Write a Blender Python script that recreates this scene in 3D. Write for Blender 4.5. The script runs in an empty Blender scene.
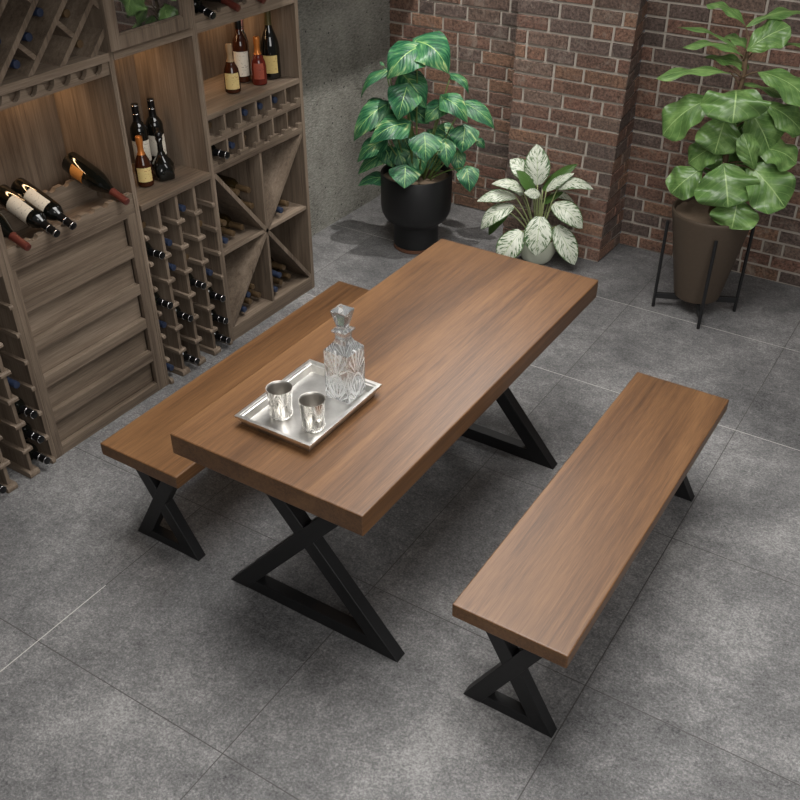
import bpy, bmesh, math, random
from mathutils import Vector, Matrix
R = random.Random(7)
sc = bpy.context.scene
COL = sc.collection
PI = math.pi

# ------------------------------------------------------------------ nodes
def new_mat(name):
    m = bpy.data.materials.new(name); m.use_nodes = True
    nt = m.node_tree; b = nt.nodes['Principled BSDF']
    return m, nt, b
def nd(nt, t, **kw):
    n = nt.nodes.new(t)
    for k, v in kw.items(): setattr(n, k, v)
    return n
def lk(nt, a, b): nt.links.new(a, b)
def srgb(r, g, b):
    f = lambda c: (c/255/12.92) if c/255 <= .04045 else ((c/255+.055)/1.055)**2.4
    return (f(r), f(g), f(b), 1)
def ramp(nt, stops):
    n = nd(nt, 'ShaderNodeValToRGB'); e = n.color_ramp.elements
    while len(e) < len(stops): e.new(.5)
    for i, (p, c) in enumerate(stops): e[i].position = p; e[i].color = c
    return n
def noise(nt, vec, scale, detail=4, rough=.55, dist=0):
    n = nd(nt, 'ShaderNodeTexNoise'); n.inputs['Scale'].default_value = scale
    n.inputs['Detail'].default_value = detail; n.inputs['Roughness'].default_value = rough
    n.inputs['Distortion'].default_value = dist
    if vec is not None: lk(nt, vec, n.inputs['Vector'])
    return n
def mapping(nt, scale, src='Object'):
    tc = nd(nt, 'ShaderNodeTexCoord'); mp = nd(nt, 'ShaderNodeMapping')
    mp.inputs['Scale'].default_value = scale
    lk(nt, tc.outputs[src], mp.inputs['Vector']); return mp.outputs['Vector']
def mix(nt, fac, a, b, mode='MIX'):
    n = nd(nt, 'ShaderNodeMix', data_type='RGBA', blend_type=mode)
    if isinstance(fac, (int, float)): n.inputs['Factor'].default_value = fac
    else: lk(nt, fac, n.inputs['Factor'])
    for s, v in (('A', a), ('B', b)):
        i = [x for x in n.inputs if x.name == s and x.type == 'RGBA'][0]
        if isinstance(v, tuple): i.default_value = v
        else: lk(nt, v, i)
    return [o for o in n.outputs if o.type == 'RGBA'][0]
def mth(nt, op, a, b=None, c=None):
    n = nd(nt, 'ShaderNodeMath', operation=op)
    for i, v in enumerate((a, b, c)):
        if v is None: continue
        if isinstance(v, (int, float)): n.inputs[i].default_value = v
        else: lk(nt, v, n.inputs[i])
    return n.outputs[0]
def bump(nt, b, h, strength=.3, dist=.01):
    n = nd(nt, 'ShaderNodeBump'); n.inputs['Strength'].default_value = strength
    n.inputs['Distance'].default_value = dist
    lk(nt, h, n.inputs['Height']); lk(nt, n.outputs['Normal'], b.inputs['Normal']); return n
def plain(name, col, rough=.5, metal=0, bumps=None, **kw):
    m, nt, b = new_mat(name)
    b.inputs['Base Color'].default_value = col; b.inputs['Roughness'].default_value = rough
    b.inputs['Metallic'].default_value = metal
    for k, v in kw.items(): b.inputs[k].default_value = v
    v = mapping(nt, (1, 1, 1)); n = noise(nt, v, bumps[0] if bumps else 30, 3)
    c = mix(nt, n.outputs['Fac'], tuple(x*.85 for x in col[:3])+(1,), tuple(min(1, x*1.15) for x in col[:3])+(1,))
    lk(nt, c, b.inputs['Base Color'])
    if bumps: bump(nt, b, n.outputs['Fac'], bumps[1], .003)
    return m
def wood(name, axis, dark, mid, light, rough, broad=5.0, fine=70.0, spec=.5, bs=.15, coat=0, contrast=(.34,.5,.66)):
    m, nt, b = new_mat(name)
    k = 'xyz'.index(axis)
    s1 = [broad]*3; s1[k] = broad*.10
    s2 = [fine]*3; s2[k] = fine*.022
    s3 = [fine*4]*3; s3[k] = fine*.12
    n1 = noise(nt, mapping(nt, s1), 1, 5, .6, .9)
    n2 = noise(nt, mapping(nt, s2), 1, 6, .65, .3)
    n3 = noise(nt, mapping(nt, s3), 1, 3, .6, 0)
    f = mth(nt, 'ADD', mth(nt, 'MULTIPLY', n1.outputs['Fac'], .5), mth(nt, 'MULTIPLY', n2.outputs['Fac'], .28))
    f = mth(nt, 'ADD', f, mth(nt, 'MULTIPLY', n3.outputs['Fac'], .22))
    r = ramp(nt, [(contrast[0], dark), (contrast[1], mid), (contrast[2], light)]); lk(nt, f, r.inputs['Fac'])
    s4 = [fine*.45]*3; s4[k] = fine*.012
    n4 = noise(nt, mapping(nt, s4), 1, 4, .6, .5)
    r4 = ramp(nt, [(.54, (1,1,1,1)), (.74, (.72,.68,.66,1))]); lk(nt, n4.outputs['Fac'], r4.inputs['Fac'])
    lk(nt, mix(nt, 1.0, r.outputs['Color'], r4.outputs['Color'], 'MULTIPLY'), b.inputs['Base Color'])
    b.inputs['Roughness'].default_value = rough
    b.inputs['Specular IOR Level'].default_value = spec
    b.inputs['Coat Weight'].default_value = coat
    b.inputs['Coat Roughness'].default_value = .3
    bump(nt, b, mth(nt, 'ADD', n2.outputs['Fac'], n3.outputs['Fac']), bs, .002)
    return m
RW = {a: wood('rack_oak_'+a, a, srgb(74,62,52), srgb(111,97,83), srgb(142,126,110), .6, 6, 80, .3, .15, 0, (.36,.5,.64)) for a in 'xyz'}
TW = {a: wood('walnut_'+a, a, srgb(54,35,21), srgb(94,65,40), srgb(122,88,56), .37, 5, 110, .5, .06, .0, (.36,.5,.65)) for a in 'xy'}

# floor: square concrete tiles with fine joints
def floor_mat():
    m, nt, b = new_mat('concrete_tile')
    v = mapping(nt, (1, 1, 1))
    sx = nd(nt, 'ShaderNodeSeparateXYZ'); lk(nt, v, sx.inputs[0])
    def line(o, off):
        t = mth(nt, 'DIVIDE', mth(nt, 'SUBTRACT', o, off), .807)
        d = mth(nt, 'ABSOLUTE', mth(nt, 'SUBTRACT', mth(nt, 'FRACT', mth(nt, 'ADD', t, .5)), .5))
        return mth(nt, 'LESS_THAN', d, .0022), mth(nt, 'FLOOR', t)
    lx, ix = line(sx.outputs[0], .45); ly, iy = line(sx.outputs[1], .404)
    joint = mth(nt, 'MAXIMUM', lx, ly)
    n1 = noise(nt, v, 1.6, 6, .62, .6); n2 = noise(nt, v, 9, 8, .7, .2); n3 = noise(nt, v, 50, 6, .75)
    n4 = noise(nt, v, 125, 2, .8)
    cb = nd(nt, 'ShaderNodeCombineXYZ'); lk(nt, ix, cb.inputs[0]); lk(nt, iy, cb.inputs[1])
    wn = nd(nt, 'ShaderNodeTexWhiteNoise'); lk(nt, cb.outputs[0], wn.inputs['Vector'])
    f = mth(nt, 'ADD', mth(nt, 'MULTIPLY', n1.outputs['Fac'], .26), mth(nt, 'MULTIPLY', n2.outputs['Fac'], .18))
    f = mth(nt, 'ADD', f, mth(nt, 'MULTIPLY', n3.outputs['Fac'], .26))
    f = mth(nt, 'ADD', f, mth(nt, 'MULTIPLY', n4.outputs['Fac'], .30))
    f = mth(nt, 'ADD', f, mth(nt, 'MULTIPLY', mth(nt, 'SUBTRACT', wn.outputs['Value'], .5), .03))
    r = ramp(nt, [(.38, srgb(54,54,55)), (.5, srgb(107,106,106)), (.62, srgb(162,160,158))]); lk(nt, f, r.inputs['Fac'])
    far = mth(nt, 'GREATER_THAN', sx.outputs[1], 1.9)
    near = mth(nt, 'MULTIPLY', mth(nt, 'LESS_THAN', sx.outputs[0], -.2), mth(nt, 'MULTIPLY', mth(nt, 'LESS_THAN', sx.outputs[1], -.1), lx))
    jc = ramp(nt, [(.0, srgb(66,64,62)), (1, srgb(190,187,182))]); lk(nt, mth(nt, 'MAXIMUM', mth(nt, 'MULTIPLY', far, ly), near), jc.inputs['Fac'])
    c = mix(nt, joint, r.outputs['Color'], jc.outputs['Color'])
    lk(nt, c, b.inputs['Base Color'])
    rr = ramp(nt, [(.35, (.62,)*3+(1,)), (.65, (.42,)*3+(1,))]); lk(nt, n2.outputs['Fac'], rr.inputs['Fac'])
    lk(nt, rr.outputs['Color'], b.inputs['Roughness'])
    h = mth(nt, 'ADD', mth(nt, 'MULTIPLY', n3.outputs['Fac'], .6), n4.outputs['Fac'])
    h = mth(nt, 'SUBTRACT', h, joint)
    bump(nt, b, h, .55, .005)
    return m
def concrete_mat():
    m, nt, b = new_mat('rough_concrete')
    v = mapping(nt, (1, 1, 1))
    n1 = noise(nt, v, 2.2, 6, .6, .5); n2 = noise(nt, v, 22, 6, .7, 1.0)
    mp = nd(nt, 'ShaderNodeMapping'); mp.inputs['Rotation'].default_value = (.55, 0, 0); mp.inputs['Scale'].default_value = (60, 40, 130)
    lk(nt, v, mp.inputs['Vector'])
    n3 = noise(nt, mp.outputs['Vector'], 1, 4, .6, .6)
    vo = nd(nt, 'ShaderNodeTexVoronoi'); vo.inputs['Scale'].default_value = 16; lk(nt, v, vo.inputs['Vector'])
    pit = mth(nt, 'LESS_THAN', vo.outputs['Distance'], .09)
    f = mth(nt, 'ADD', mth(nt, 'MULTIPLY', n1.outputs['Fac'], .5), mth(nt, 'MULTIPLY', n3.outputs['Fac'], .5))
    r = ramp(nt, [(.36, srgb(92,91,83)), (.52, srgb(150,148,139)), (.64, srgb(176,174,164))]); lk(nt, f, r.inputs['Fac'])
    c = mix(nt, pit, r.outputs['Color'], srgb(60,60,56)); lk(nt, c, b.inputs['Base Color'])
    b.inputs['Roughness'].default_value = .85
    h = mth(nt, 'SUBTRACT', mth(nt, 'ADD', n3.outputs['Fac'], mth(nt, 'MULTIPLY', n2.outputs['Fac'], .7)), pit)
    bump(nt, b, h, 1.0, .014)
    return m
def brick_mat():
    m, nt, b = new_mat('old_brick')
    v = mapping(nt, (1, 1, 1))
    at = nd(nt, 'ShaderNodeAttribute', attribute_name='tint')
    n1 = noise(nt, v, 24, 6, .7, .4); n2 = noise(nt, v, 75, 4, .75)
    c = mix(nt, mth(nt, 'MULTIPLY', n1.outputs['Fac'], .75), at.outputs['Color'], srgb(88,74,68), 'MIX')
    r = ramp(nt, [(.34, (.35,)*3+(1,)), (.66, (1.5,)*3+(1,))]); lk(nt, n2.outputs['Fac'], r.inputs['Fac'])
    c = mix(nt, 1.0, c, r.outputs['Color'], 'MULTIPLY')
    n3 = noise(nt, v, 9, 5, .7, 1.2)
    r3 = ramp(nt, [(.56, (0,0,0,1)), (.74, (.7,)*3+(1,))]); lk(nt, n3.outputs['Fac'], r3.inputs['Fac'])
    c = mix(nt, r3.outputs['Color'], c, srgb(150,138,126))
    lk(nt, c, b.inputs['Base Color']); b.inputs['Roughness'].default_value = .85
    bump(nt, b, mth(nt, 'ADD', n1.outputs['Fac'], n2.outputs['Fac']), .7, .008)
    return m
M = {}
M['floor'] = floor_mat(); M['concrete'] = concrete_mat(); M['brick'] = brick_mat()
M['mortar'] = plain('mortar', srgb(166,157,146), .95, 0, (60, .8))
M['plaster'] = plain('dark_plaster', srgb(92,90,86), .9)
M['steel'] = plain('black_steel', srgb(22,22,23), .45, .1, (120, .1))
M['black_pot'] = plain('matte_black_ceramic', srgb(15,15,16), .5, 0, (70, .1))
M['terracotta'] = plain('brown_base', srgb(96,62,44), .7)
M['taupe'] = plain('taupe_clay', srgb(70,58,46), .6, 0, (60, .08))
M['cream'] = plain('cream_ceramic', srgb(205,208,190), .35)
M['soil'] = plain('soil', srgb(104,88,72), 1, 0, (140, 1.0))
M['stem'] = plain('green_stem', srgb(92,112,58), .5)
M['bark'] = plain('brown_stem', srgb(88,70,50), .8)
M['petiole'] = plain('pale_stem', srgb(150,160,110), .5)
M['dark_glass'] = plain('dark_bottle_glass', srgb(14,15,12), .06, 0, None, **{'Coat Weight': .4})
M['olive_glass'] = plain('olive_bottle_glass', srgb(46,36,18), .08, 0)
M['amber_glass'] = plain('amber_bottle_glass', srgb(56,26,12), .07, 0)
M['rose_glass'] = plain('red_brown_bottle_glass', srgb(84,26,18), .07, 0)
M['clear_glass'] = plain('clear_glass', srgb(225,230,228), .03, 0, None, **{'Transmission Weight': .95})
M['cap_black'] = plain('black_foil', srgb(20,20,21), .28, .3)
M['cap_blue'] = plain('blue_foil', srgb(38,48,70), .5, .1)
M['cap_brown'] = plain('bronze_foil', srgb(84,66,44), .5, .1)
M['cap_red'] = plain('dark_red_foil', srgb(96,46,38), .4, .2)
M['cap_orange'] = plain('orange_foil', srgb(196,120,56), .35, .5)
M['cap_olive'] = plain('olive_foil', srgb(88,80,48), .45, .4)
M['cap_pale'] = plain('pale_cork', srgb(150,124,92), .7)
M['cap_pink'] = plain('pink_foil', srgb(190,130,120), .4, .3)
M['silver_ring'] = plain('silver_band', srgb(200,200,200), .2, 1)
def label_mat(name, base, ink, sc=90):
    m, nt, b = new_mat(name)
    n = noise(nt, mapping(nt, (sc, sc, sc*2.2)), 1, 3, .6, .5)
    r = ramp(nt, [(.60, base), (.66, ink)]); lk(nt, n.outputs['Fac'], r.inputs['Fac'])
    lk(nt, r.outputs['Color'], b.inputs['Base Color']); b.inputs['Roughness'].default_value = .7
    return m
M['lab_white'] = label_mat('white_label', srgb(214,206,190), srgb(130,118,104))
M['lab_cream'] = label_mat('cream_label', srgb(206,184,124), srgb(150,104,50))
M['lab_orange'] = label_mat('orange_label', srgb(196,132,62), srgb(120,66,30))
M['lab_gold'] = label_mat('gold_label', srgb(186,164,104), srgb(110,86,40))
M['lab_red'] = label_mat('red_label', srgb(140,64,44), srgb(80,26,22))
def silver(name, rough, pat=None):
    m, nt, b = new_mat(name)
    b.inputs['Base Color'].default_value = srgb(226,224,220); b.inputs['Metallic'].default_value = 1
    b.inputs['Roughness'].default_value = rough
    v = mapping(nt, (1, 1, 1)); n = noise(nt, v, 14, 4, .6)
    r = ramp(nt, [(.35, srgb(204,202,198)), (.65, srgb(236,234,230))]); lk(nt, n.outputs['Fac'], r.inputs['Fac'])
    lk(nt, r.outputs['Color'], b.inputs['Base Color'])
    if pat:
        uv = nd(nt, 'ShaderNodeTexCoord'); mp = nd(nt, 'ShaderNodeMapping'); mp.inputs['Scale'].default_value = pat
        lk(nt, uv.outputs['UV'], mp.inputs['Vector'])
        h = cut_mask(nt, mp.outputs['Vector'])
        bump(nt, b, mth(nt, 'MULTIPLY', h, -1), .9, .002)
        lk(nt, mth(nt, 'ADD', mth(nt, 'MULTIPLY', h, .28), rough), b.inputs['Roughness'])
    return m
def cut_mask(nt, uv):
    # fans of fine cuts rising from the foot of each panel, crossed by two long diagonal cuts
    s = nd(nt, 'ShaderNodeSeparateXYZ'); lk(nt, uv, s.inputs[0])
    u = mth(nt, 'SUBTRACT', mth(nt, 'FRACT', s.outputs[0]), .5); v = s.outputs[1]
    def fan(v0, r0, r1, n):
        dv = mth(nt, 'SUBTRACT', v, v0)
        ang = mth(nt, 'ARCTAN2', u, dv); rad = mth(nt, 'SQRT', mth(nt, 'ADD', mth(nt, 'MULTIPLY', u, u), mth(nt, 'MULTIPLY', dv, dv)))
        w = mth(nt, 'ABSOLUTE', mth(nt, 'SUBTRACT', mth(nt, 'FRACT', mth(nt, 'MULTIPLY', ang, n)), .5))
        m = mth(nt, 'MULTIPLY', mth(nt, 'GREATER_THAN', w, .30), mth(nt, 'MULTIPLY', mth(nt, 'GREATER_THAN', rad, r0), mth(nt, 'LESS_THAN', rad, r1)))
        return mth(nt, 'MULTIPLY', m, mth(nt, 'LESS_THAN', mth(nt, 'ABSOLUTE', ang), 1.15))
    au = mth(nt, 'ABSOLUTE', u)
    d1 = mth(nt, 'LESS_THAN', mth(nt, 'ABSOLUTE', mth(nt, 'SUBTRACT', mth(nt, 'SUBTRACT', v, .12), mth(nt, 'MULTIPLY', mth(nt, 'MULTIPLY', au, au), 2.6))), .035)
    d2 = mth(nt, 'LESS_THAN', mth(nt, 'ABSOLUTE', mth(nt, 'SUBTRACT', mth(nt, 'SUBTRACT', .62, v), mth(nt, 'MULTIPLY', mth(nt, 'MULTIPLY', au, au), 2.0))), .03)
    return mth(nt, 'MAXIMUM', mth(nt, 'MAXIMUM', fan(.60, .10, .60, 2.6), fan(-.05, .12, .50, 2.6)), mth(nt, 'MAXIMUM', d1, d2))
M['silver'] = silver('polished_silver', .32); M['silver_cut'] = silver('engraved_silver', .18, (3, 1.1, 1))
def crystal():
    m, nt, b = new_mat('cut_crystal')
    b.inputs['Base Color'].default_value = srgb(245,246,246); b.inputs['Transmission Weight'].default_value = .85
    b.inputs['Metallic'].default_value = .12
    b.inputs['IOR'].default_value = 1.6; b.inputs['Roughness'].default_value = .0
    uv = nd(nt, 'ShaderNodeTexCoord'); h = cut_mask(nt, uv.outputs['UV'])
    bump(nt, b, mth(nt, 'MULTIPLY', h, -1), .8, .003)
    lk(nt, mth(nt, 'MULTIPLY', h, .3), b.inputs['Roughness'])
    lk(nt, mth(nt, 'SUBTRACT', .9, mth(nt, 'MULTIPLY', h, .55)), b.inputs['Transmission Weight'])
    return m
M['crystal'] = crystal()
M['dark_inside'] = plain('tarnished_inside', srgb(176,172,166), .45, 1)
def mirror_glass():
    m, nt, b = new_mat('cabinet_glass')
    b.inputs['Base Color'].default_value = srgb(40,40,38); b.inputs['Roughness'].default_value = .02
    b.inputs['Specular IOR Level'].default_value = 1.0; b.inputs['IOR'].default_value = 2.6
    b.inputs['Transmission Weight'].default_value = .35
    return m
M['pane'] = mirror_glass()

# leaves
def leaf_uv(nt):
    uv = nd(nt, 'ShaderNodeUVMap'); uv.uv_map = 'UVMap'
    s = nd(nt, 'ShaderNodeSeparateXYZ'); lk(nt, uv.outputs['UV'], s.inputs[0])
    x = mth(nt, 'ABSOLUTE', mth(nt, 'SUBTRACT', s.outputs[0], .5)); return s.outputs[0], s.outputs[1], x
def veins(nt, x, y, n, slope):
    t = mth(nt, 'SUBTRACT', y, mth(nt, 'MULTIPLY', x, slope))
    w = mth(nt, 'ABSOLUTE', mth(nt, 'SUBTRACT', mth(nt, 'FRACT', mth(nt, 'MULTIPLY', t, n)), .5))
    return mth(nt, 'GREATER_THAN', w, .455), w
def leaf_mat(kind):
    m, nt, b = new_mat(kind+'_leaf')
    xx, y, x = leaf_uv(nt)
    at = nd(nt, 'ShaderNodeAttribute', attribute_name='lid')
    def n4(vecs, sc, det=4, ro=.6):
        c = nd(nt, 'ShaderNodeCombineXYZ'); lk(nt, vecs[0], c.inputs[0]); lk(nt, vecs[1], c.inputs[1]); lk(nt, at.outputs['Fac'], c.inputs[2])
        return noise(nt, c.outputs[0], sc, det, ro, .4).outputs['Fac']
    mid = mth(nt, 'LESS_THAN', x, .012)
    geo = nd(nt, 'ShaderNodeNewGeometry')
    if kind == 'pothos':
        t = mth(nt, 'SUBTRACT', y, mth(nt, 'MULTIPLY', x, .9))
        f = n4((mth(nt, 'MULTIPLY', xx, 2.0), mth(nt, 'MULTIPLY', t, 7)), 1.3, 5)
        g = n4((mth(nt, 'MULTIPLY', xx, .8), mth(nt, 'MULTIPLY', y, .8)), 2, 2)
        f = mth(nt, 'ADD', mth(nt, 'MULTIPLY', f, .6), mth(nt, 'MULTIPLY', g, .4))
        r = ramp(nt, [(.36, srgb(16,58,42)), (.48, srgb(36,96,64)), (.57, srgb(84,138,88)), (.66, srgb(184,198,136))]); lk(nt, f, r.inputs['Fac'])
        v, w = veins(nt, x, y, 9, .9)
        c = mix(nt, mth(nt, 'MULTIPLY', v, .35), r.outputs['Color'], srgb(120,170,100))
        c = mix(nt, mid, c, srgb(150,186,110)); back = srgb(90,130,84); rough = .42
    elif kind == 'fig':
        f = n4((xx, y), 3, 4)
        r = ramp(nt, [(.3, srgb(70,102,52)), (.5, srgb(96,130,70)), (.7, srgb(128,160,94))]); lk(nt, f, r.inputs['Fac'])
        v, w = veins(nt, x, y, 6, .8)
        c = mix(nt, mth(nt, 'MULTIPLY', v, .28), r.outputs['Color'], srgb(158,186,118))
        c = mix(nt, mid, c, srgb(154,182,116)); back = srgb(92,126,68); rough = .31
    else:
        t = mth(nt, 'SUBTRACT', y, mth(nt, 'MULTIPLY', x, .7))
        f = n4((mth(nt, 'MULTIPLY', xx, 4.0), mth(nt, 'MULTIPLY', t, 13)), 1.5, 3)
        f = mth(nt, 'ADD', f, mth(nt, 'MULTIPLY', mth(nt, 'SUBTRACT', x, .25), .22))
        r = ramp(nt, [(.52, srgb(214,218,202)), (.57, srgb(120,142,104)), (.66, srgb(52,86,48))]); lk(nt, f, r.inputs['Fac'])
        c = mix(nt, mth(nt, 'GREATER_THAN', x, .465), r.outputs['Color'], srgb(84,112,66))
        c = mix(nt, mid, c, srgb(168,184,140)); back = srgb(72,104,48); rough = .4
    c = mix(nt, geo.outputs['Backfacing'], c, back)
    lk(nt, c, b.inputs['Base Color']); b.inputs['Roughness'].default_value = rough
    v, w = veins(nt, x, y, 9 if kind == 'pothos' else 6, .85)
    bump(nt, b, mth(nt, 'MULTIPLY', w, -1), .35, .006)
    tr = nd(nt, 'ShaderNodeBsdfTranslucent'); lk(nt, c, tr.inputs['Color'])
    ms = nd(nt, 'ShaderNodeMixShader'); ms.inputs[0].default_value = .18
    lk(nt, b.outputs[0], ms.inputs[1]); lk(nt, tr.outputs[0], ms.inputs[2])
    out = [n for n in nt.nodes if n.type == 'OUTPUT_MATERIAL'][0]; lk(nt, ms.outputs[0], out.inputs['Surface'])
    return m
LM = {k: leaf_mat(k) for k in ('pothos', 'fig', 'aglaonema')}

# ------------------------------------------------------------------ mesh helpers
class MB:
    def __init__(s): s.v = []; s.f = []; s.mi = []; s.uv = None
    def add(s, vs, fs, mi=0):
        o = len(s.v); s.v += [tuple(p) for p in vs]; s.f += [tuple(i+o for i in f) for f in fs]; s.mi += [mi]*len(fs); return s
    def box(s, x0, x1, y0, y1, z0, z1, mi=0):
        v = [(x0,y0,z0),(x1,y0,z0),(x1,y1,z0),(x0,y1,z0),(x0,y0,z1),(x1,y0,z1),(x1,y1,z1),(x0,y1,z1)]
        return s.add(v, [(3,2,1,0),(4,5,6,7),(0,1,5,4),(1,2,6,5),(2,3,7,6),(3,0,4,7)], mi)
    def prism(s, poly, axis, a, b, mi=0):
        # poly in the two other axes (cyclic order), extruded along axis from a to b
        k = 'xyz'.index(axis); i1, i2 = [(1,2),(2,0),(0,1)][k]
        area = sum(poly[i][0]*poly[(i+1)%len(poly)][1]-poly[(i+1)%len(poly)][0]*poly[i][1] for i in range(len(poly)))
        if area < 0: poly = poly[::-1]
        vs = []
        for t in (a, b):
            for p in poly:
                w = [0,0,0]; w[k] = t; w[i1] = p[0]; w[i2] = p[1]; vs.append(w)
        n = len(poly)
        fs = [tuple(range(n))[::-1], tuple(range(n, 2*n))] + [(i, (i+1)%n, n+(i+1)%n, n+i) for i in range(n)]
        return s.add(vs, fs, mi)
    def lathe(s, prof, c=(0,0,0), n=32, mi=0, close=True):
        vs = []; fs = []
        for (r, z) in prof:
            for i in range(n):
                a = 2*PI*i/n; vs.append((c[0]+r*math.cos(a), c[1]+r*math.sin(a), c[2]+z))
        for j in range(len(prof)-1):
            for i in range(n):
                k = (i+1) % n; fs.append((j*n+i, j*n+k, (j+1)*n+k, (j+1)*n+i))
        if close:
            fs.append(tuple(range(n))[::-1]); m = (len(prof)-1)*n; fs.append(tuple(range(m, m+n)))
        return s.add(vs, fs, mi)
    def tube(s, pts, r, n=8, mi=0):
        pts = [Vector(p) for p in pts]; rs = r if isinstance(r, (list, tuple)) else [r]*len(pts)
        vs = []; fs = []; up = None
        for i, p in enumerate(pts):
            d = (pts[min(i+1, len(pts)-1)]-pts[max(i-1, 0)]).normalized()
            if up is None: up = d.orthogonal().normalized()
            a = (up-d*up.dot(d)).normalized(); up = a; b = d.cross(a)
            for k in range(n):
                t = 2*PI*k/n; vs.append(p+(a*math.cos(t)+b*math.sin(t))*rs[i])
        for j in range(len(pts)-1):
            for i in range(n):
                k = (i+1) % n; fs.append((j*n+i, j*n+k, (j+1)*n+k, (j+1)*n+i))
        fs.append(tuple(range(n))[::-1]); m = (len(pts)-1)*n; fs.append(tuple(range(m, m+n)))
        return s.add(vs, fs, mi)
    def build(s, name, mats, parent=None, bevel=0, smooth=False, seg=2, angle=.6):
        if not isinstance(mats, (list, tuple)): mats = [mats]
        off = parent_loc(parent)
        me = bpy.data.meshes.new(name)
        me.from_pydata([(v[0]-off[0], v[1]-off[1], v[2]-off[2]) for v in s.v], [], s.f)
        for m in mats: me.materials.append(m)
        for i, p in enumerate(me.polygons): p.material_index = s.mi[i]
        if s.uv:
            ul = me.uv_layers.new(name='UVMap')
            for l in me.loops: ul.data[l.index].uv = s.uv[l.vertex_index]
        if smooth:
            for p in me.polygons: p.use_smooth = True
        me.update()
        o = bpy.data.objects.new(name, me); COL.objects.link(o)
        if parent is not None: o.parent = parent
        if bevel:
            b = o.modifiers.new('bevel', 'BEVEL'); b.width = bevel; b.segments = seg; b.limit_method = 'ANGLE'; b.angle_limit = angle
        if smooth == 'auto':
            me.set_sharp_from_angle(angle=.7)
        return o
def parent_loc(p):
    v = Vector((0,0,0))
    while p is not None: v += p.location; p = p.parent
    return v
def thing(name, label, cat, loc=(0,0,0), group=None):
    o = bpy.data.objects.new(name, None); COL.objects.link(o); o.empty_display_size = .1
    o.location = loc; o['label'] = label; o['category'] = cat
    if group: o['group'] = group
    return o
def struct(o): o['kind'] = 'structure'; return o
def copy_tree(o, parent=None):
    c = o.copy(); COL.objects.link(c)
    if parent is not None: c.parent = parent
    for ch in list(o.children): copy_tree(ch, c)
    return c
def clip(poly, a, b, c):
    # keep a*x+b*y<=c
    out = []
    for i in range(len(poly)):
        p, q = poly[i], poly[(i+1) % len(poly)]
        dp, dq = a*p[0]+b*p[1]-c, a*q[0]+b*q[1]-c
        if dp <= 0: out.append(p)
        if dp*dq < 0:
            t = dp/(dp-dq); out.append((p[0]+(q[0]-p[0])*t, p[1]+(q[1]-p[1])*t))
    return out
def bar_poly(p, q, w):
    d = Vector((q[0]-p[0], q[1]-p[1])).normalized(); n = Vector((-d.y, d.x))*w/2; e = d*.3
    P, Q = Vector(p)-e, Vector(q)+e
    return [tuple(P+n), tuple(P-n), tuple(Q-n), tuple(Q+n)]
def rect_clip(poly, x0, x1, y0, y1):
    for a, b, c in ((1,0,x1),(-1,0,-x0),(0,1,y1),(0,-1,-y0)):
        poly = clip(poly, a, b, c)
    return poly

# ------------------------------------------------------------------ setting
XW = -1.47          # face of the concrete wall
b = MB(); b.box(XW-.15, 4.2, -4.2, 3.65, -.1, 0)
struct(b.build('floor', M['floor']))
b = MB(); b.box(XW-.15, XW, -4.2, 3.65, 0, 2.6)
struct(b.build('wall_left', M['concrete']))
# brick wall with a projecting pier: four patches, each a mortar bed with single bricks standing proud of it
HB = 2.6
def lean(x, k): return lambda z: x+k*z
cx_, ix_ = lean(.116, .0279), lean(.130, -.0283)
patches = [((lambda z: XW-.02), (lambda z: 3.49), (lambda z: -.49), (lambda z: 3.49)),
           ((lambda z: -.49), (lambda z: 3.49), (lambda z: -.49), (lambda z: 3.2)),
           ((lambda z: -.49), (lambda z: 3.2), cx_, (lambda z: 3.2)),
           (cx_, (lambda z: 3.2), ix_, (lambda z: 3.5)),
           (ix_, (lambda z: 3.5), (lambda z: 4.0), (lambda z: 3.5))]
wall = MB(); tints = []
TINT = [srgb(124,92,76), srgb(130,95,76), srgb(112,90,78), srgb(142,106,82), srgb(104,87,79), srgb(124,88,72), srgb(120,99,86), srgb(94,80,73)]
ROW = .0745
def quad(c, mi): wall.add(c, [(0,1,2,3)], mi)
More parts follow.
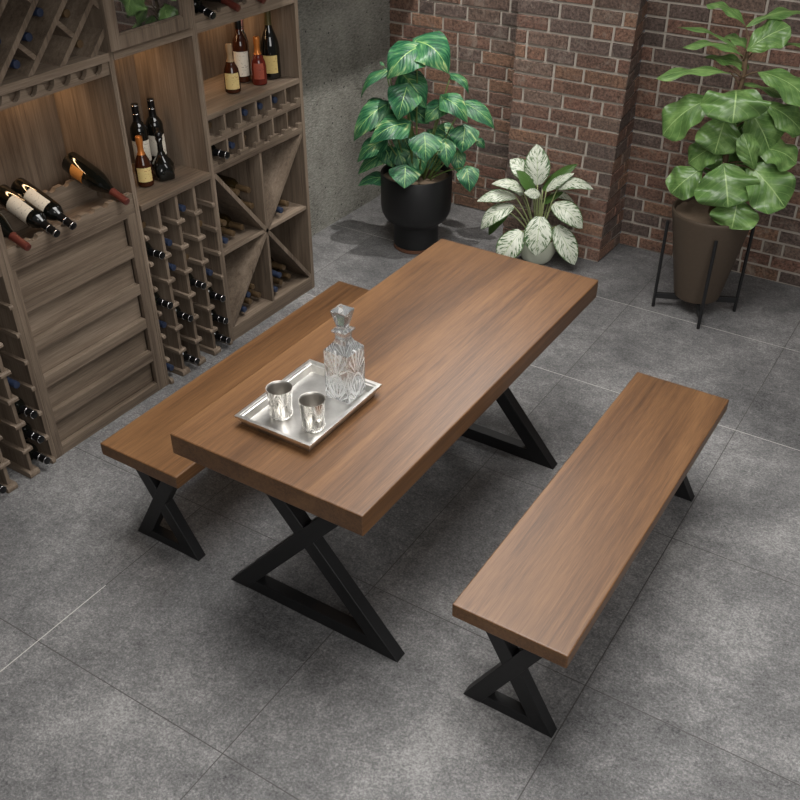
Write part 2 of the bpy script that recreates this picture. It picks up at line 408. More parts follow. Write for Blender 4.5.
for pi_, (ax, ay, bx, by) in enumerate(patches):
    W = math.hypot(bx(0)-ax(0), by(0)-ay(0))
    nrm = Vector((by(0)-ay(0), -(bx(0)-ax(0)), 0)).normalized()
    P = lambda s, z, h=0: Vector((ax(z)+(bx(z)-ax(z))*s, ay(z)+(by(z)-ay(z))*s, z))+nrm*h
    nz = 6
    for j in range(nz):
        z0, z1 = HB*j/nz, HB*(j+1)/nz
        wall.add([P(0,z0,-.006), P(1,z0,-.006), P(1,z1,-.006), P(0,z1,-.006)], [(0,1,2,3)], 1); tints.append((.5,.5,.5,1))
    for row in range(int(HB/ROW)):
        z0, z1 = row*ROW+.0055, (row+1)*ROW-.0055
        x = 0.0
        if pi_ in (1, 3): cuts = [.5] if row % 2 else [.72]
        else:
            cuts = []; x = R.choice([.06, .11, .17, .22])
            while x < W-.05:
                cuts.append(x/W); x += R.choice([.215, .215, .225, .108, .215, .31, .16])
        ed = [0]+cuts+[1]
        for s0, s1 in zip(ed[:-1], ed[1:]):
            g = .006/W
            a0 = s0+(g if s0 > 0 else 0); a1 = s1-(g if s1 < 1 else 0)
            if (a1-a0)*W < .02: continue
            h = R.uniform(.001, .0045); bz = .0035; bs = bz/W
            j = lambda: R.uniform(-.0018, .0018)
            zb, zt = z0+j(), z1+j()
            o = [P(a0, zb, -.006), P(a1, zb+j(), -.006), P(a1, zt, -.006), P(a0, zt+j(), -.006)]
            i0 = a0 if s0 == 0 else a0+bs; i1 = a1 if s1 == 1 else a1-bs
            i_ = [P(i0, zb+bz, h+j()*.6), P(i1, zb+bz, h+j()*.6), P(i1, zt-bz, h+j()*.6), P(i0, zt-bz, h+j()*.6)]
            wall.add(o+i_, [(4,5,6,7),(0,1,5,4),(1,2,6,5),(2,3,7,6),(3,0,4,7)], 0)
            t = R.choice(TINT); k = R.uniform(.8, 1.15); tc = (t[0]*k, t[1]*k, t[2]*k, 1)
            tints += [tc]*5
wo = wall.build('wall_back', [M['brick'], M['mortar']])
ca = wo.data.attributes.new('tint', 'FLOAT_COLOR', 'FACE')
for i, t in enumerate(tints): ca.data[i].color = t
struct(wo)
# added unseen boxes: one darkens the wine racks, one cuts the corner spot's light
b = MB(); b.box(XW-.15, -.58, -4.2, 2.2, 2.0, 2.6)
struct(b.build('shade_box_1', M['plaster']))
b = MB(); b.box(XW-.15, -.80, 2.2, 3.49, 2.2, 2.6)
struct(b.build('shade_box_2', M['plaster']))

# ------------------------------------------------------------------ dining table and benches
def leg_frame(name, x0, x1, y0, y1, h, cross, w, hb, parent):
    # two crossed flat bars on a floor bar, welded flush (the floor bar and second bar sit a hair inside)
    m = MB(); xm = (x0+x1)/2; off = .6*w
    for _ in range(8): sl = cross/(xm-x0-off); off = w/2/math.sin(math.atan(sl))
    for sgn in (1, -1):
        a = (xm-sgn*(xm-x0-off), 0); bq = (xm+sgn*(h-cross)/sl, h)
        poly = rect_clip(bar_poly(a, bq, w), x0, x1, 0, h)
        e = 0 if sgn > 0 else .0007
        m.prism([(p[1], p[0]) for p in poly], 'y', y0+e, y1-e)
    k = hb/sl+.012
    m.prism([(0, x0+.012), (0, x1-.012), (hb, x1-k), (hb, x0+k)], 'y', y0+.0014, y1-.0014)
    return m.build(name, M['steel'], parent, bevel=.0016)
def slab(name, x0, x1, y0, y1, z0, z1, parent):
    b = MB(); b.box(x0, x1, y0, y1, z0, z1)
    return b.build(name, TW['y'], parent, bevel=.0045, seg=3)
t = thing('dining_table', 'long walnut brown dining table with thick slab top and black X-shaped steel legs', 'table', (.35, .8, 0))
slab('tabletop', 0, .699, 0, 1.607, .675, .75, t)
leg_frame('leg', 0, .705, .160, .208, .6745, .372, .057, .054, t)
leg_frame('leg', 0, .705, 1.345, 1.393, .6745, .372, .057, .054, t)
def bench(x0, label):
    t = thing('bench', label, 'bench', (x0+.179, .82, 0), 'slab benches beside the dining table')
    slab('seat', x0, x0+.358, .105, 1.539, .399, .45, t)
    leg_frame('leg', x0+.02, x0+.326, .166, .208, .3985, .217, .053, .04, t)
    leg_frame('leg', x0+.02, x0+.326, 1.452, 1.494, .3985, .217, .053, .04, t)
    return t
bench(-.486, 'walnut slab bench between the dining table and wine racks, partly hidden by the tabletop')
bench(.925, 'fully visible walnut slab bench on the table side away from the wine racks')

# ------------------------------------------------------------------ tray, cups, decanter
t = thing('serving_tray', 'polished silver rectangular serving tray on the dining table', 'tray', (.283, .328, .75))
x0, x1, y0, y1 = .142, .424, .136, .514
b = MB()
def ring(m, loops):
    # loops: list of (inset, z); connects successive rectangles
    vs = []; fs = []
    for (i, z) in loops: vs += [(x0+i,y0+i,z),(x1-i,y0+i,z),(x1-i,y1-i,z),(x0+i,y1-i,z)]
    for k in range(len(loops)-1):
        for e in range(4):
            f = (e+1) % 4; fs.append((k*4+e, k*4+f, k*4+4+f, k*4+4+e))
    fs.append((3,2,1,0)); n = (len(loops)-1)*4; fs.append((n,n+1,n+2,n+3)); m.add(vs, fs)
ring(b, [(.016,.7505),(.016,.760),(.008,.768),(.008,.777),(0,.780),(0,.788),(.012,.788),(.014,.782),(.018,.781),(.022,.757)])
b.build('tray_body', M['silver'], t, bevel=.0008)
def cup(x, y, label):
    z0 = .7575
    t = thing('tumbler', label, 'cup', (x, y, z0), 'silver tumblers on the tray')
    m = MB(); prof = [(.031,0),(.0345,.003),(.0355,.012),(.0345,.03),(.0365,.06),(.040,.098),(.0405,.1)]
    n = 40; m.lathe(prof, (x, y, z0), n, close=False)
    m.add([(x+.031*math.cos(2*PI*i/n), y+.031*math.sin(2*PI*i/n), z0) for i in range(n)], [tuple(range(n))[::-1]])
    m.uv = []
    for (r, z) in prof: m.uv += [(i/n*2, z/.1) for i in range(n)]
    m.uv += [(0,0)]*n
    m.build('cup_body', M['silver_cut'], t, smooth=True)
    m = MB(); m.lathe([(.0405,.1),(.0385,.1),(.0375,.09),(.034,.05),(.031,.016),(.0,.014)], (x, y, z0), n, close=False)
    m.build('cup_inside', M['dark_inside'], t, smooth=True)
cup(.232, .247, 'engraved silver tumbler nearer the bench side of the tray, left of its twin')
cup(.352, .250, 'engraved silver tumbler at the front corner of the tray, right of its twin')
t = thing('decanter', 'square cut-crystal decanter with faceted stopper standing on the silver tray', 'decanter', (.332,   .446, .7582))
m = MB(); cx, cy, z0 = .332,   .446, .7582
def sq(m, prof, n4=False):
    vs = []; fs = []; uv = []
    for (r, z) in prof: vs += [(cx-r,cy-r,z0+z),(cx+r,cy-r,z0+z),(cx+r,cy+r,z0+z),(cx-r,cy+r,z0+z)]
    L = len(prof)
    # separate faces so each side carries its own pattern
    V = []; F = []; U = []
    for k in range(L-1):
        for e in range(4):
            f = (e+1) % 4; o = len(V)
            V += [vs[k*4+e], vs[k*4+f], vs[k*4+4+f], vs[k*4+4+e]]
            F.append((o,o+1,o+2,o+3)); U += [(0,prof[k][1]*6.8),(1,prof[k][1]*6.8),(1,prof[k+1][1]*6.8),(0,prof[k+1][1]*6.8)]
    o = len(V); V += vs[:4]+vs[-4:]; F += [(o+3,o+2,o+1,o),(o+4,o+5,o+6,o+7)]; U += [(0,0)]*8
    m.add(V, F); m.uv = (m.uv or [])+U
sq(m, [(.0425,0),(.0445,.003),(.0445,.166),(.0435,.170),(.024,.192),(.0175,.206),(.0185,.222),(.0265,.229),(.0265,.235),(.014,.239)])
m.build('bottle', M['crystal'], t)
m = MB(); sq(m, [(.012,.237),(.0125,.246),(.0145,.250),(.026,.298),(.0255,.302),(.004,.316)])
m.build('stopper', M['crystal'], t)

# ------------------------------------------------------------------ wine bottles
def profile(kind):
    if kind == 'bordeaux': return .0375, .30, [(.030,0),(.0365,.004),(.0375,.012),(.0375,.185),(.035,.200),(.026,.215),(.0165,.228),(.0145,.24),(.0138,.285)], (.0150,.228)
    if kind == 'champagne': return .044, .32, [(.034,0),(.043,.005),(.044,.015),(.044,.135),(.040,.165),(.030,.195),(.020,.22),(.0155,.24),(.014,.265),(.014,.305)], (.018,.238)
    if kind == 'tall': return .036, .27, [(.030,0),(.035,.004),(.036,.012),(.036,.160),(.031,.185),(.020,.205),(.0145,.22),(.0135,.255)], (.0155,.235)
    if kind == 'short': return .036, .21, [(.030,0),(.035,.004),(.036,.012),(.036,.080),(.032,.103),(.021,.127),(.0125,.145),(.0115,.158),(.0115,.198)], (.014,.135)
def make_bottle(name, kind, glass, cap, label=None, rings=False, lab=(.045, .125), lab_half=1.3, cap_to=None):
    # upright at the origin, base on z=0
    R0, L, prof, (cr, cz) = profile(kind)
    t = thing(name, '', 'bottle')
    m = MB(); m.lathe(prof, (0,0,0), 24); m.build('bottle_body', M[glass], t, smooth='auto')
    cz = cap_to or cz
    def rad(z):
        for (r0, z0), (r1, z1) in zip(prof[:-1], prof[1:]):
            if z0 <= z <= z1: return r0+(r1-r0)*(z-z0)/(z1-z0)
        return prof[-1][0]
    n = 6; pr = [(rad(cz+(L-.004-cz)*i/n)+.0012, cz+(L-.004-cz)*i/n) for i in range(n+1)]
    pr = [(p[0] if p[1] < L-.03 else max(p[0], .0148), p[1]) for p in pr]
    pr += [(pr[-1][0]-.001, L), (pr[-1][0]-.005, L+.001)]
    m = MB(); m.lathe(pr, (0,0,0), 20); c = m.build('capsule', M[cap], t, smooth='auto')
    if rings:
        for zz in (L-.006, L-.042):
            m = MB(); m.lathe([(.0155,zz-.0022),(.0168,zz-.0022),(.0168,zz+.0022),(.0155,zz+.0022)], (0,0,0), 20); m.build('ring', M['silver_ring'], c, smooth=True)
    if label:
        m = MB(); k = 14; vs = []; fs = []
        zs = [lab[0]+(lab[1]-lab[0])*j/4 for j in range(5)]
        for z in zs:
            for i in range(k+1):
                a = -lab_half+2*lab_half*i/k; rr = rad(z)+.0008; vs.append((rr*math.sin(a), -rr*math.cos(a), z))
        for j in range(4):
            for i in range(k): fs.append((j*(k+1)+i, j*(k+1)+i+1, (j+1)*(k+1)+i+1, (j+1)*(k+1)+i))
        m.add(vs, fs); m.build('label', M[label], t, smooth=True)
    return t
proto = {}
def place(key, maker, label, group, loc, rot=(0,0,0)):
    if key not in proto: t = maker(); proto[key] = t
    else: t = copy_tree(proto[key])
    t.location = loc; t.rotation_euler = rot; t['label'] = label; t['category'] = 'bottle'
    if group: t['group'] = group
    elif 'group' in t: del t['group']
    return t
KIND = {'k': ('black', lambda: make_bottle('wine_bottle', 'bordeaux', 'dark_glass', 'cap_black', rings=True)),
        'b': ('blue', lambda: make_bottle('wine_bottle', 'bordeaux', 'dark_glass', 'cap_blue')),
        'n': ('bronze', lambda: make_bottle('wine_bottle', 'bordeaux', 'olive_glass', 'cap_brown')),
        'r': ('red', lambda: make_bottle('wine_bottle', 'champagne', 'dark_glass', 'cap_red', 'lab_orange', lab=(.05,.115), lab_half=.7))}
LIE = (0, PI/2, 0)       # neck towards +x
def lying(k, tip_x, y, z, label, group, tilt=0, yaw=0):
    L = .30 if k != 'r' else .32
    ry = PI/2+tilt
    d = Vector((math.cos(tilt)*math.cos(yaw), math.cos(tilt)*math.sin(yaw), -math.sin(tilt)))
    p = Vector((tip_x, y, z))-d*L
    return place(k, KIND[k][1], label, group, p, (0, ry, yaw))

# ------------------------------------------------------------------ wine racks
XF, XB, H = -1.07, -1.43, 1.95      # front, back panel face, height
def pbox(name, par, x0, x1, y0, y1, z0, z1, ax, bev=.0015):
    b = MB(); b.box(x0, x1, y0, y1, z0, z1); return b.build(name, RW[ax], par, bevel=bev)
RZ = [.02, .138, .259, .377, .498, .618, .738]       # tops of the bottle rails, from the floor up
def column_rack(par, ys, first, last, w=.016, z_top=.86):
    # dividers at ys; rails on both sides except at the outermost
    for i, y in enumerate(ys):
        outer = i in (0, len(ys)-1)
        wl = w if not outer else .022
        d = pbox('divider', par, XB, XF, y-wl/2, y+wl/2, 0, z_top, 'z') if not outer else None
        host = d or par
        for zt in RZ:
            l = .016 if not (i == 0) else -wl/2+.002; r = .016 if not (i == len(ys)-1) else -wl/2+.002
            if zt == RZ[0]:
                z0, z1 = 0, .028; xf = XF+.016
            else: z0, z1 = zt-.02, zt; xf = XF+.012
            m = MB(); yl, yr = y-wl/2-(l if i else 0), y+wl/2+(r if i < len(ys)-1 else 0)
            if i == 0: yl = y+wl/2-.002
            if i == len(ys)-1: yr = y-wl/2+.002
            m.prism([(z0, XB), (z1, XB), (z1, xf-.006), ((z0+z1)/2+.004, xf), (z0+.004, xf), (z0, xf-.006)], 'y', yl, yr)
            m.build('bottle_rail', RW['x'], host, bevel=.0012)

# --- cabinet with niche, panelled front, diamond rack
P = thing('wine_cabinet', 'oak wine cabinet with panelled front, bottle display niche and diamond lattice rack above', 'cabinet', (-1.23, .63, 0))
pbox('side_panel', P, XB, XF, .312, .334, 0, H, 'z'); pbox('side_panel', P, XB, XF, .953, .964, 0, H, 'z')
pbox('back_panel', P, XB-.02, XB, .312, .964, 0, H, 'z')
pbox('shelf', P, XB, XF-.002, .334, .953, .855, .878, 'y')
pbox('shelf', P, XB, XF+.004, .334, .953, 1.455, 1.486, 'y')
pbox('top_panel', P, XB, XF, .334, .953, H-.02, H, 'y')
f = MB()
rails = [(0,.042),(.162,.213),(.333,.38),(.5,.548),(.672,.719),(.846,.856)]
for z0, z1 in rails: f.box(XF-.03, XF-.002, .345, .907, z0, z1)
fr = f.build('front_frame', RW['y'], P, bevel=.0012)
for y0, y1 in ((.333,.347),(.905,.953)): pbox('stile', P, XF-.02, XF-.001, y0, y1, 0, .856, 'z')
for (a, b_) in zip(rails[:-1], rails[1:]):
    pbox('inset_panel', P, XF-.055, XF-.032, .34, .91, a[1]-.008, b_[0]+.008, 'y')
NY = [.39+.07*k for k in range(8)]
def cradle(name, par, x0, x1, y0, y1, zb, zt, r, ys, k_=.75):
    poly = [(y0, zb), (y1, zb), (y1, zt)]
    for y in reversed(ys):
        poly += [(y+r*math.cos(a), zt-r*k_*math.sin(a)) for a in [PI*k/10 for k in range(11)]]
    poly.append((y0, zt)); m = MB(); m.prism(poly, 'x', x0, x1); return m.build(name, RW['y'], par, bevel=.001)
cradle('bottle_cradle', P, XF-.028, XF-.004, .334, .953, .8781, .938, .017, NY)
cradle('bottle_cradle', P, XF-.24, XF-.216, .334,   .953, .8781, .980, .017, NY)
cradle('glass_holder', P, XF-.03, XF-.008, .334, .953, 1.405, 1.4549, .026, [.343+.026+.0755*k for k in range(8)], 1.5)
pbox('shade_board', P, XF-.075, XF-.06, .334, .953, 1.405, 1.4549, 'y')  # added board, keeps the warm strip's glow out of the holder notches
# diamond lattice
m = MB()
def cl(poly): return rect_clip(poly, .334, .953, 1.486, H-.02)
s45 = .7071
for k in range(-3, 6):
    y0 = -1.17+.142*k+1.486     # slat centre line meets the shelf here
    poly = cl(bar_poly((y0, 1.486), (y0+.6, 2.086), .020))
    if len(poly) > 2: m.prism(poly, 'x', XB, XF-.002)
m.build('diagonal_slat', RW['z'], P, bevel=.001)
m = MB()
for k in range(-3, 5):
    c0 = -1.099+.142*k     # y - z midway between two slats
    base = 2.173 if k % 2 else 2.387
    for n in range(-2, 4):
        s = base+.428*n; cyy, czz = (s+c0)/2, (s-c0)/2
        h = .0502-.0102
        a = (cyy-h*s45-.0001, czz+h*s45); bq = (cyy+h*s45, czz-h*s45)
        d = Vector((s45, -s45)); nn = Vector((s45, s45))*.009
        poly = [tuple(Vector(a)+nn), tuple(Vector(a)-nn), tuple(Vector(bq)-nn), tuple(Vector(bq)+nn)]
        poly = cl(poly)
        if len(poly) > 2: m.prism(poly, 'x', XB, XF-.004)
m.build('cross_slat', RW['y'], P, bevel=.001)

# --- tall rack with glass door, niche and narrow bottle columns
Cc = thing('wine_cabinet', 'oak wine cabinet with glass door, open niche and narrow bottle columns below', 'cabinet', (-1.23, 1.19, 0))
pbox('side_panel', Cc, XB, XF, .9645, .976, 0, H, 'z'); pbox('side_panel', Cc, XB, XF, 1.404, 1.419, 0, H, 'z')
pbox('back_panel', Cc, XB-.02, XB, .9645, 1.419, 0, H, 'z')
pbox('shelf', Cc, XB, XF+.012, .976, 1.404, .853, .878, 'y')
pbox('shelf', Cc, XB, XF+.004, .976, 1.404, 1.453, 1.484, 'y')
pbox('top_panel', Cc, XB, XF, .976, 1.404, H-.02, H, 'y')
column_rack(Cc, [.965, 1.077, 1.186, 1.296, 1.415], 0, 0, z_top=.853)
D = MB(); y0, y1, z0, z1 = .950, 1.392, 1.490, H-.01; w = .05
xa = XF+.0055; xb_ = XF+.024
D.box(xa, xb_, y0, y0+w, z0, z1); D.box(xa, xb_, y1-w, y1, z0, z1)
D.box(xa, xb_, y0+w, y1-w, z0, z0+w); D.box(xa, xb_, y0+w, y1-w, z1-w, z1)
door = D.build('door', RW['z'], Cc, bevel=.002)
mm = MB(); q0, q1 = y0+w, y1-w; t_ = .006
mm.box(XF+.007, XF+.020, q0, q0+t_, z0+w, z1-w); mm.box(XF+.007, XF+.020, q1-t_, q1, z0+w, z1-w); mm.box(XF+.007, XF+.020, q0, q1, z0+w, z0+w+t_); mm.box(XF+.007, XF+.020, q0, q1, z1-w-t_, z1-w)
o = mm.build('glazing_bead', RW['z'], door, bevel=.001)
g = MB(); g.box(XF+.009, XF+.013, y0+w-.004, y1-w+.004, z0+w-.004, z1-w+.004); o = g.build('glass_pane', M['pane'], door); o['label'] = 'clear glass pane reflecting the room'

# --- rack with cubby holes and diagonal bins
X = thing('wine_cabinet', 'oak wine cabinet with star-shaped diagonal bins and cubby holes, beside the concrete wall', 'cabinet', (-1.23, 1.76, 0))
pbox('side_panel', X, XB, XF, 1.4195, 1.436, 0, H, 'z'); pbox('side_panel', X, XW+.003, XF, 2.081, 2.105, 0, H, 'z')
pbox('back_panel', X, XB-.02, XB, 1.4195, 2.081, 0, H, 'z')
pbox('plinth', X, XF-.03, XF-.001, 1.436, 2.081, 0, .055, 'y')
for z0, z1 in ((.052,.072),(.856,.878),(1.095,1.118),(1.452,1.494)): pbox('shelf', X, XB, XF-.001, 1.436, 2.081, z0, z1, 'y')
pbox('top_panel', X, XB, XF, 1.436, 2.081, H-.02, H, 'y')
yc, zc = 1.760, .466
pbox('upright_divider', X, XB, XF-.004, yc-.008, yc+.008, .072, .856, 'z')
for y0, y1 in ((1.436, yc-.008), (yc+.008, 2.081)): pbox('cross_divider', X, XB, XF-.006, y0, y1, zc-.009, zc+.009, 'y')
for a, b_ in (((1.436,.856),(2.081,.072)), ((1.436,.072),(2.081,.856))):
    m = MB(); poly = rect_clip(bar_poly(a, b_, .020), 1.436, 2.081, .072, .856); m.prism(poly, 'x', XB, XF-.002)
    m.build('diagonal_divider', RW['z'], X, bevel=.001)
# cubby holes
CY = [1.436+.1075*k for k in range(7)]
pbox('cubby_board', X, XB, XF-.003, 1.436, 2.081, .985, .997, 'y')
for y in CY[1:-1]: pbox('cubby_divider', X, XB, XF-.002, y-.006, y+.006, .878, 1.095, 'z')
for zb, zt in ((.878, 0), (.997, 0)):
    poly = [(1.436, zb)]; poly = []
    top = []
    for k in range(6):
        c = (CY[k]+CY[k+1])/2; e0, e1 = CY[k], CY[k+1]
        top += [(e0, zb+.03), (c-.027, zb+.03), (c-.022, zb+.010), (c+.022, zb+.010), (c+.027, zb+.03)]
    poly = [(1.436, zb), (2.081, zb), (2.081, zb+.03)]+top[::-1]
    m = MB(); m.prism(poly, 'x', XF-.022, XF-.001); m.build('cubby_lip', RW['y'], X, bevel=.0008)
# upper bottle cradle
UY = [1.505, 1.58, 1.66, 1.745, 1.83, 1.915, 2.0]
cradle('bottle_cradle', X, XF-.028, XF-.004, 1.436, 2.081, 1.4941, 1.520, .017, UY)

# --- narrow column rack at the picture's left edge
A = thing('wine_cabinet', 'oak wine cabinet with narrow bottle columns, cut off by the left picture edge', 'cabinet', (-1.23, .1, 0))
pbox('side_panel', A, XB, XF, .2885, .3115, 0, H, 'z'); pbox('side_panel', A, XB, XF, -.17, -.148, 0, H, 'z')
pbox('back_panel', A, XB-.02, XB, -.17, .3115, 0, H, 'z')
for z0, z1 in ((.853,.878),(1.455,1.486),(H-.02,H)): pbox('shelf', A, XB, XF-.001, -.148, .2885, z0, z1, 'y')
column_rack(A, [-.159, -.037, .073, .184, .3], 0, 0, z_top=.853)

# ------------------------------------------------------------------ bottles in the racks
ORD = ['first', 'second', 'third', 'fourth', 'fifth', 'sixth', 'seventh']
rowname = ['top', 'second', 'third', 'fourth', 'fifth', 'sixth', 'bottom']
PHR = {'k': 'black silver-ringed bottle neck', 'b': 'blue-capped wine bottle', 'n': 'bronze-capped wine bottle'}
def slot(k, y, z, label, group, out=0):
    tip = {'k': XF+.042, 'b': XF-.020, 'n': XF-.045}[k]+out
    return lying(k, tip, y, z, label, group)
bays = [(.976+1.069)/2, (1.085+1.178)/2, (1.194+1.288)/2, (1.304+1.405)/2]
GC = 'bottles in the narrow columns under the niche'
occ = ['nk.kb.b', '.bb.k.k', 'b.nk...', '.n.bkkk']
for c, col in enumerate(occ):
    for r, k in enumerate(col):
        if k != '.':
            slot(k, bays[c], max(RZ[6-r], .029)+.025, '%s, %s row of %s column from left under the niche' % (PHR[k], rowname[r], ORD[c]), GC)
GA = 'bottles in the columns at the left edge'
for y, col, nm in ((.236, '.n.bkkk', 'column beside the panelled front'), (.1285, '....n..', 'second column from the panelled front'), (.018, '......k', 'third column from the panelled front')):
    for r, k in enumerate(col):
        if k != '.': slot(k, y, max(RZ[6-r], .029)+.025, '%s in the %s row of the %s' % (PHR[k], rowname[r], nm), GA)
GH = 'bottles in the cubby holes'
for zb, col, nm in ((.997, 'n.bbbn', 'upper'), (.878, 'kbnn.n', 'lower')):
    for c, k in enumerate(col):
        if k != '.': slot(k, (CY[c]+CY[c+1])/2, zb+.057, '%s in %s cubby from left, %s row' % (PHR[k], ORD[c], nm), GH)
GB = 'bottles lying in the diagonal bins'
zf = .072; zm = .475; rb = .0385
S = .0765
bins = [
 # (kind, y, z, recess, place)
 ('b', 1.482, zm+rb, 0, 'on the left cross board, nearest the side panel'),
 ('n', 1.562, zm+rb, -.0, 'on the left cross board, middle of three'),
 ('n', 1.640, zm+rb, -.01, 'on the left cross board, nearest the star centre'),
 ('n', 1.522, zm+rb+.066, -.02, 'stacked above two others on the left cross board'),
 ('n', 1.713, .598, 0, 'in the upper bin left of the upright, lowest'),
 ('n', 1.713, .676, -.02, 'in the upper bin left of the upright, topmost'),
 ('n', 1.635, .691, -.01, 'in the upper bin left of the upright, resting on the diagonal'),
 ('n', 1.806, .600, -.03, 'in the upper bin right of the upright'),
 ('b', 1.900, zm+rb, 0, 'on the right cross board, nearest the star centre'),
 ('n', 1.978, zm+rb, -.0, 'on the right cross board, middle of the row'),
 ('n', 1.94, zm+rb+.066, -.02, 'stacked on two others on the right cross board'),
 ('b', 1.558, zf+rb, 0, 'at the bottom of the lower bin left of the upright, nearest the diagonal'),
 ('n', 1.635, zf+rb, -.005, 'at the bottom of the lower bin left of the upright, middle'),
 ('n', 1.712, zf+rb, -.01, 'at the bottom of the lower bin left of the upright, against the upright'),
 ('b', 1.597, zf+rb+.066, -.0, 'in the second layer left of the upright, towards the diagonal'),
 ('n', 1.673, zf+rb+.066, -.01, 'in the second layer left of the upright, beside the upright'),
 ('b', 1.808, zf+rb, 0, 'at the bottom of the lower bin right of the upright, against the upright'),
 ('n', 1.886, zf+rb, -.005, 'at the bottom of the lower bin right of the upright, middle'),
 ('n', 1.963, zf+rb, -.01, 'at the bottom of the lower bin right of the upright, nearest the diagonal'),
 ('b', 1.847, zf+rb+.066, 0, 'in the second layer right of the upright, left one'),
 ('n', 1.925, zf+rb+.066, -.01, 'in the second layer right of the upright, right one'),
]
for k, y, z, out, nm in bins:
    slot(k, y, z, ('blue-capped bottle ' if k == 'b' else 'bronze-capped bottle ')+nm, GB, max(out, -.01))
GD = 'bottles in the diamond lattice rack'
dia = [('b', -.957, 2.380, 'high in the second lattice channel from the glass door side'), ('b', -.957, 2.246, 'low in the second lattice channel, above the cross slat'),
       ('b', -.957, 2.099, 'in the small lattice cell under the lower cross slat'), ('b', -1.099, 2.133, 'nearest the left picture edge in the lattice'),
       ('n', -.815, 2.470, 'in the lattice channel just above the upper cross slat'), ('n', -.673, 2.393, 'in the lattice cell beside the glass door')]
for k, dd, ss, nm in dia: slot(k, (ss+dd)/2, (ss-dd)/2, ('blue-capped bottle ' if k == 'b' else 'bronze-capped bottle ')+nm, GD, -.005 if k == 'b' else .015)
# display niche
GP = 'bottles displayed on the notched cradle'
TL = math.radians(20)
def tilted(k, ny, label, mk=None):
    return lying(k, XF+.045, ny, .936, label, GP, TL, 0)
KIND['w'] = ('white', lambda: make_bottle('wine_bottle', 'bordeaux', 'dark_glass', 'cap_black', 'lab_white', True, (.075, .178), 1.5))
for k, i, lb in (('r', 0, 'champagne bottle with dark red foil lying in the niche, nearest the left edge'), ('w', 2, 'white-labelled wine bottle lying in the niche, left one of the pair'),
                 ('w', 3, 'white-labelled wine bottle lying in the niche, right one of the pair'), ('r', 7, 'orange-labelled champagne bottle lying alone beside the niche partition')):
    o = tilted(k, NY[i]+{2: -.005, 3: .005}.get(i, 0), lb)
# upper cradle of the end cabinet
GU = 'bottles on the top cradle of the end cabinet'
for k, y, out, lb in (('k', UY[0]+.0, 0, 'black-necked bottle on the top cradle above the corner niche'), ('r', UY[2], 0, 'left one of two red-foiled bottles above the corner niche'),
                 ('r', UY[4], 0, 'right one of two red-foiled bottles above the corner niche')):
    lying(k, XF+.035, y, 1.511, lb, GU, math.radians(18), 0)

# standing bottles
GN = 'bottles standing in the middle niche'; z = .878
rv = lambda a: (0, 0, math.radians(a))
mk = {'wine': lambda: make_bottle('wine_bottle', 'bordeaux', 'dark_glass', 'cap_black', 'lab_white', True, (.06, .15), 1.2),
      'amber': lambda: make_bottle('liquor_bottle', 'short', 'amber_glass', 'cap_orange', 'lab_cream', False, (.025, .085), .9),
      'yellow': lambda: make_bottle('liquor_bottle', 'short', 'amber_glass', 'cap_pale', 'lab_cream', False, (.02, .09), 1.0),
      'brown': lambda: make_bottle('liquor_bottle', 'tall', 'amber_glass', 'cap_black', 'lab_white', False, (.03, .14), 1.1),
      'rose': lambda: make_bottle('liquor_bottle', 'short', 'rose_glass', 'cap_orange', 'lab_red', False, (.03, .10), .7),
      'champ': lambda: make_bottle('champagne_bottle', 'champagne', 'dark_glass', 'cap_olive', 'lab_gold', False, (.03, .11), .8)}
def stand(k, x, y, z, a, label, group):
    return place('s_'+k, mk[k], label, group, (x, y, z), rv(a))
stand('wine', -1.305, 1.252, z+.001, 48, 'white-labelled wine bottle at the back of the middle niche, left one', GN)
stand('wine', -1.300, 1.340, z+.001, 48, 'white-labelled wine bottle at the back of the middle niche, right one', GN)
stand('amber', -1.20, 1.15, z+.001, 50, 'small amber bottle with orange capsule standing in the middle niche', GN)
stand('yellow', -1.225, 1.065, z+.001, 60, 'yellow-labelled bottle mostly hidden behind the left partition of the middle niche', GN)
t = thing('twisted_carafe', 'dark spiral-twisted carafe before the white-labelled bottles in the middle niche', 'carafe', (-1.185, 1.247, z+.001))
m = MB(); prof = [(.034,0),(.044,.004),(.048,.02),(.049,.04),(.045,.062),(.033,.085),(.019,.103),(.0125,.12),(.012,.16),(.016,.178)]
n = 40
for (r, zz) in prof:
    for i in range(n):
        a = 2*PI*i/n; k = 1+.10*math.sin(5*a+zz*45)*(1 if zz < .12 else .2); m.v.append((-1.185+r*k*math.cos(a), 1.247+r*k*math.sin(a), z+.001+zz))
for j in range(len(prof)-1):
    for i in range(n):
        k = (i+1) % n; m.f.append((j*n+i, j*n+k, (j+1)*n+k, (j+1)*n+i)); m.mi.append(0)
m.f.append(tuple(range(n))[::-1]); m.mi.append(0); e = (len(prof)-1)*n; m.f.append(tuple(range(e, e+n))); m.mi.append(0)
m.build('carafe_body', M['dark_glass'], t, smooth=True)
m = MB(); m.lathe([(.010,.176),(.016,.182),(.017,.196),(.009,.206),(.003,.208)], (-1.185, 1.247, z), 16); m.build('stopper', M['cap_black'], t, smooth=True)
GX = 'bottles standing in the corner niche'; z = 1.118
z += .001
stand('yellow', -1.195, 1.752, z, 40, 'amber bottle with yellow label and pale stopper in the corner niche, leftmost', GX)
stand('brown', -1.265, 1.905, z, 40, 'tall brown bottle with large white label in the corner niche', GX)
stand('rose', -1.17, 1.912, z, 40, 'red-brown bottle with gold capsule in the corner niche', GX)
stand('champ', -1.185, 2.022, z, 35, 'dark champagne bottle with gold label and olive foil in the corner niche, rightmost', GX)
t = thing('glass_bottle', 'slim clear glass bottle with pink neck behind the others in the corner niche', 'bottle', (-1.325, 1.995, z), GX)
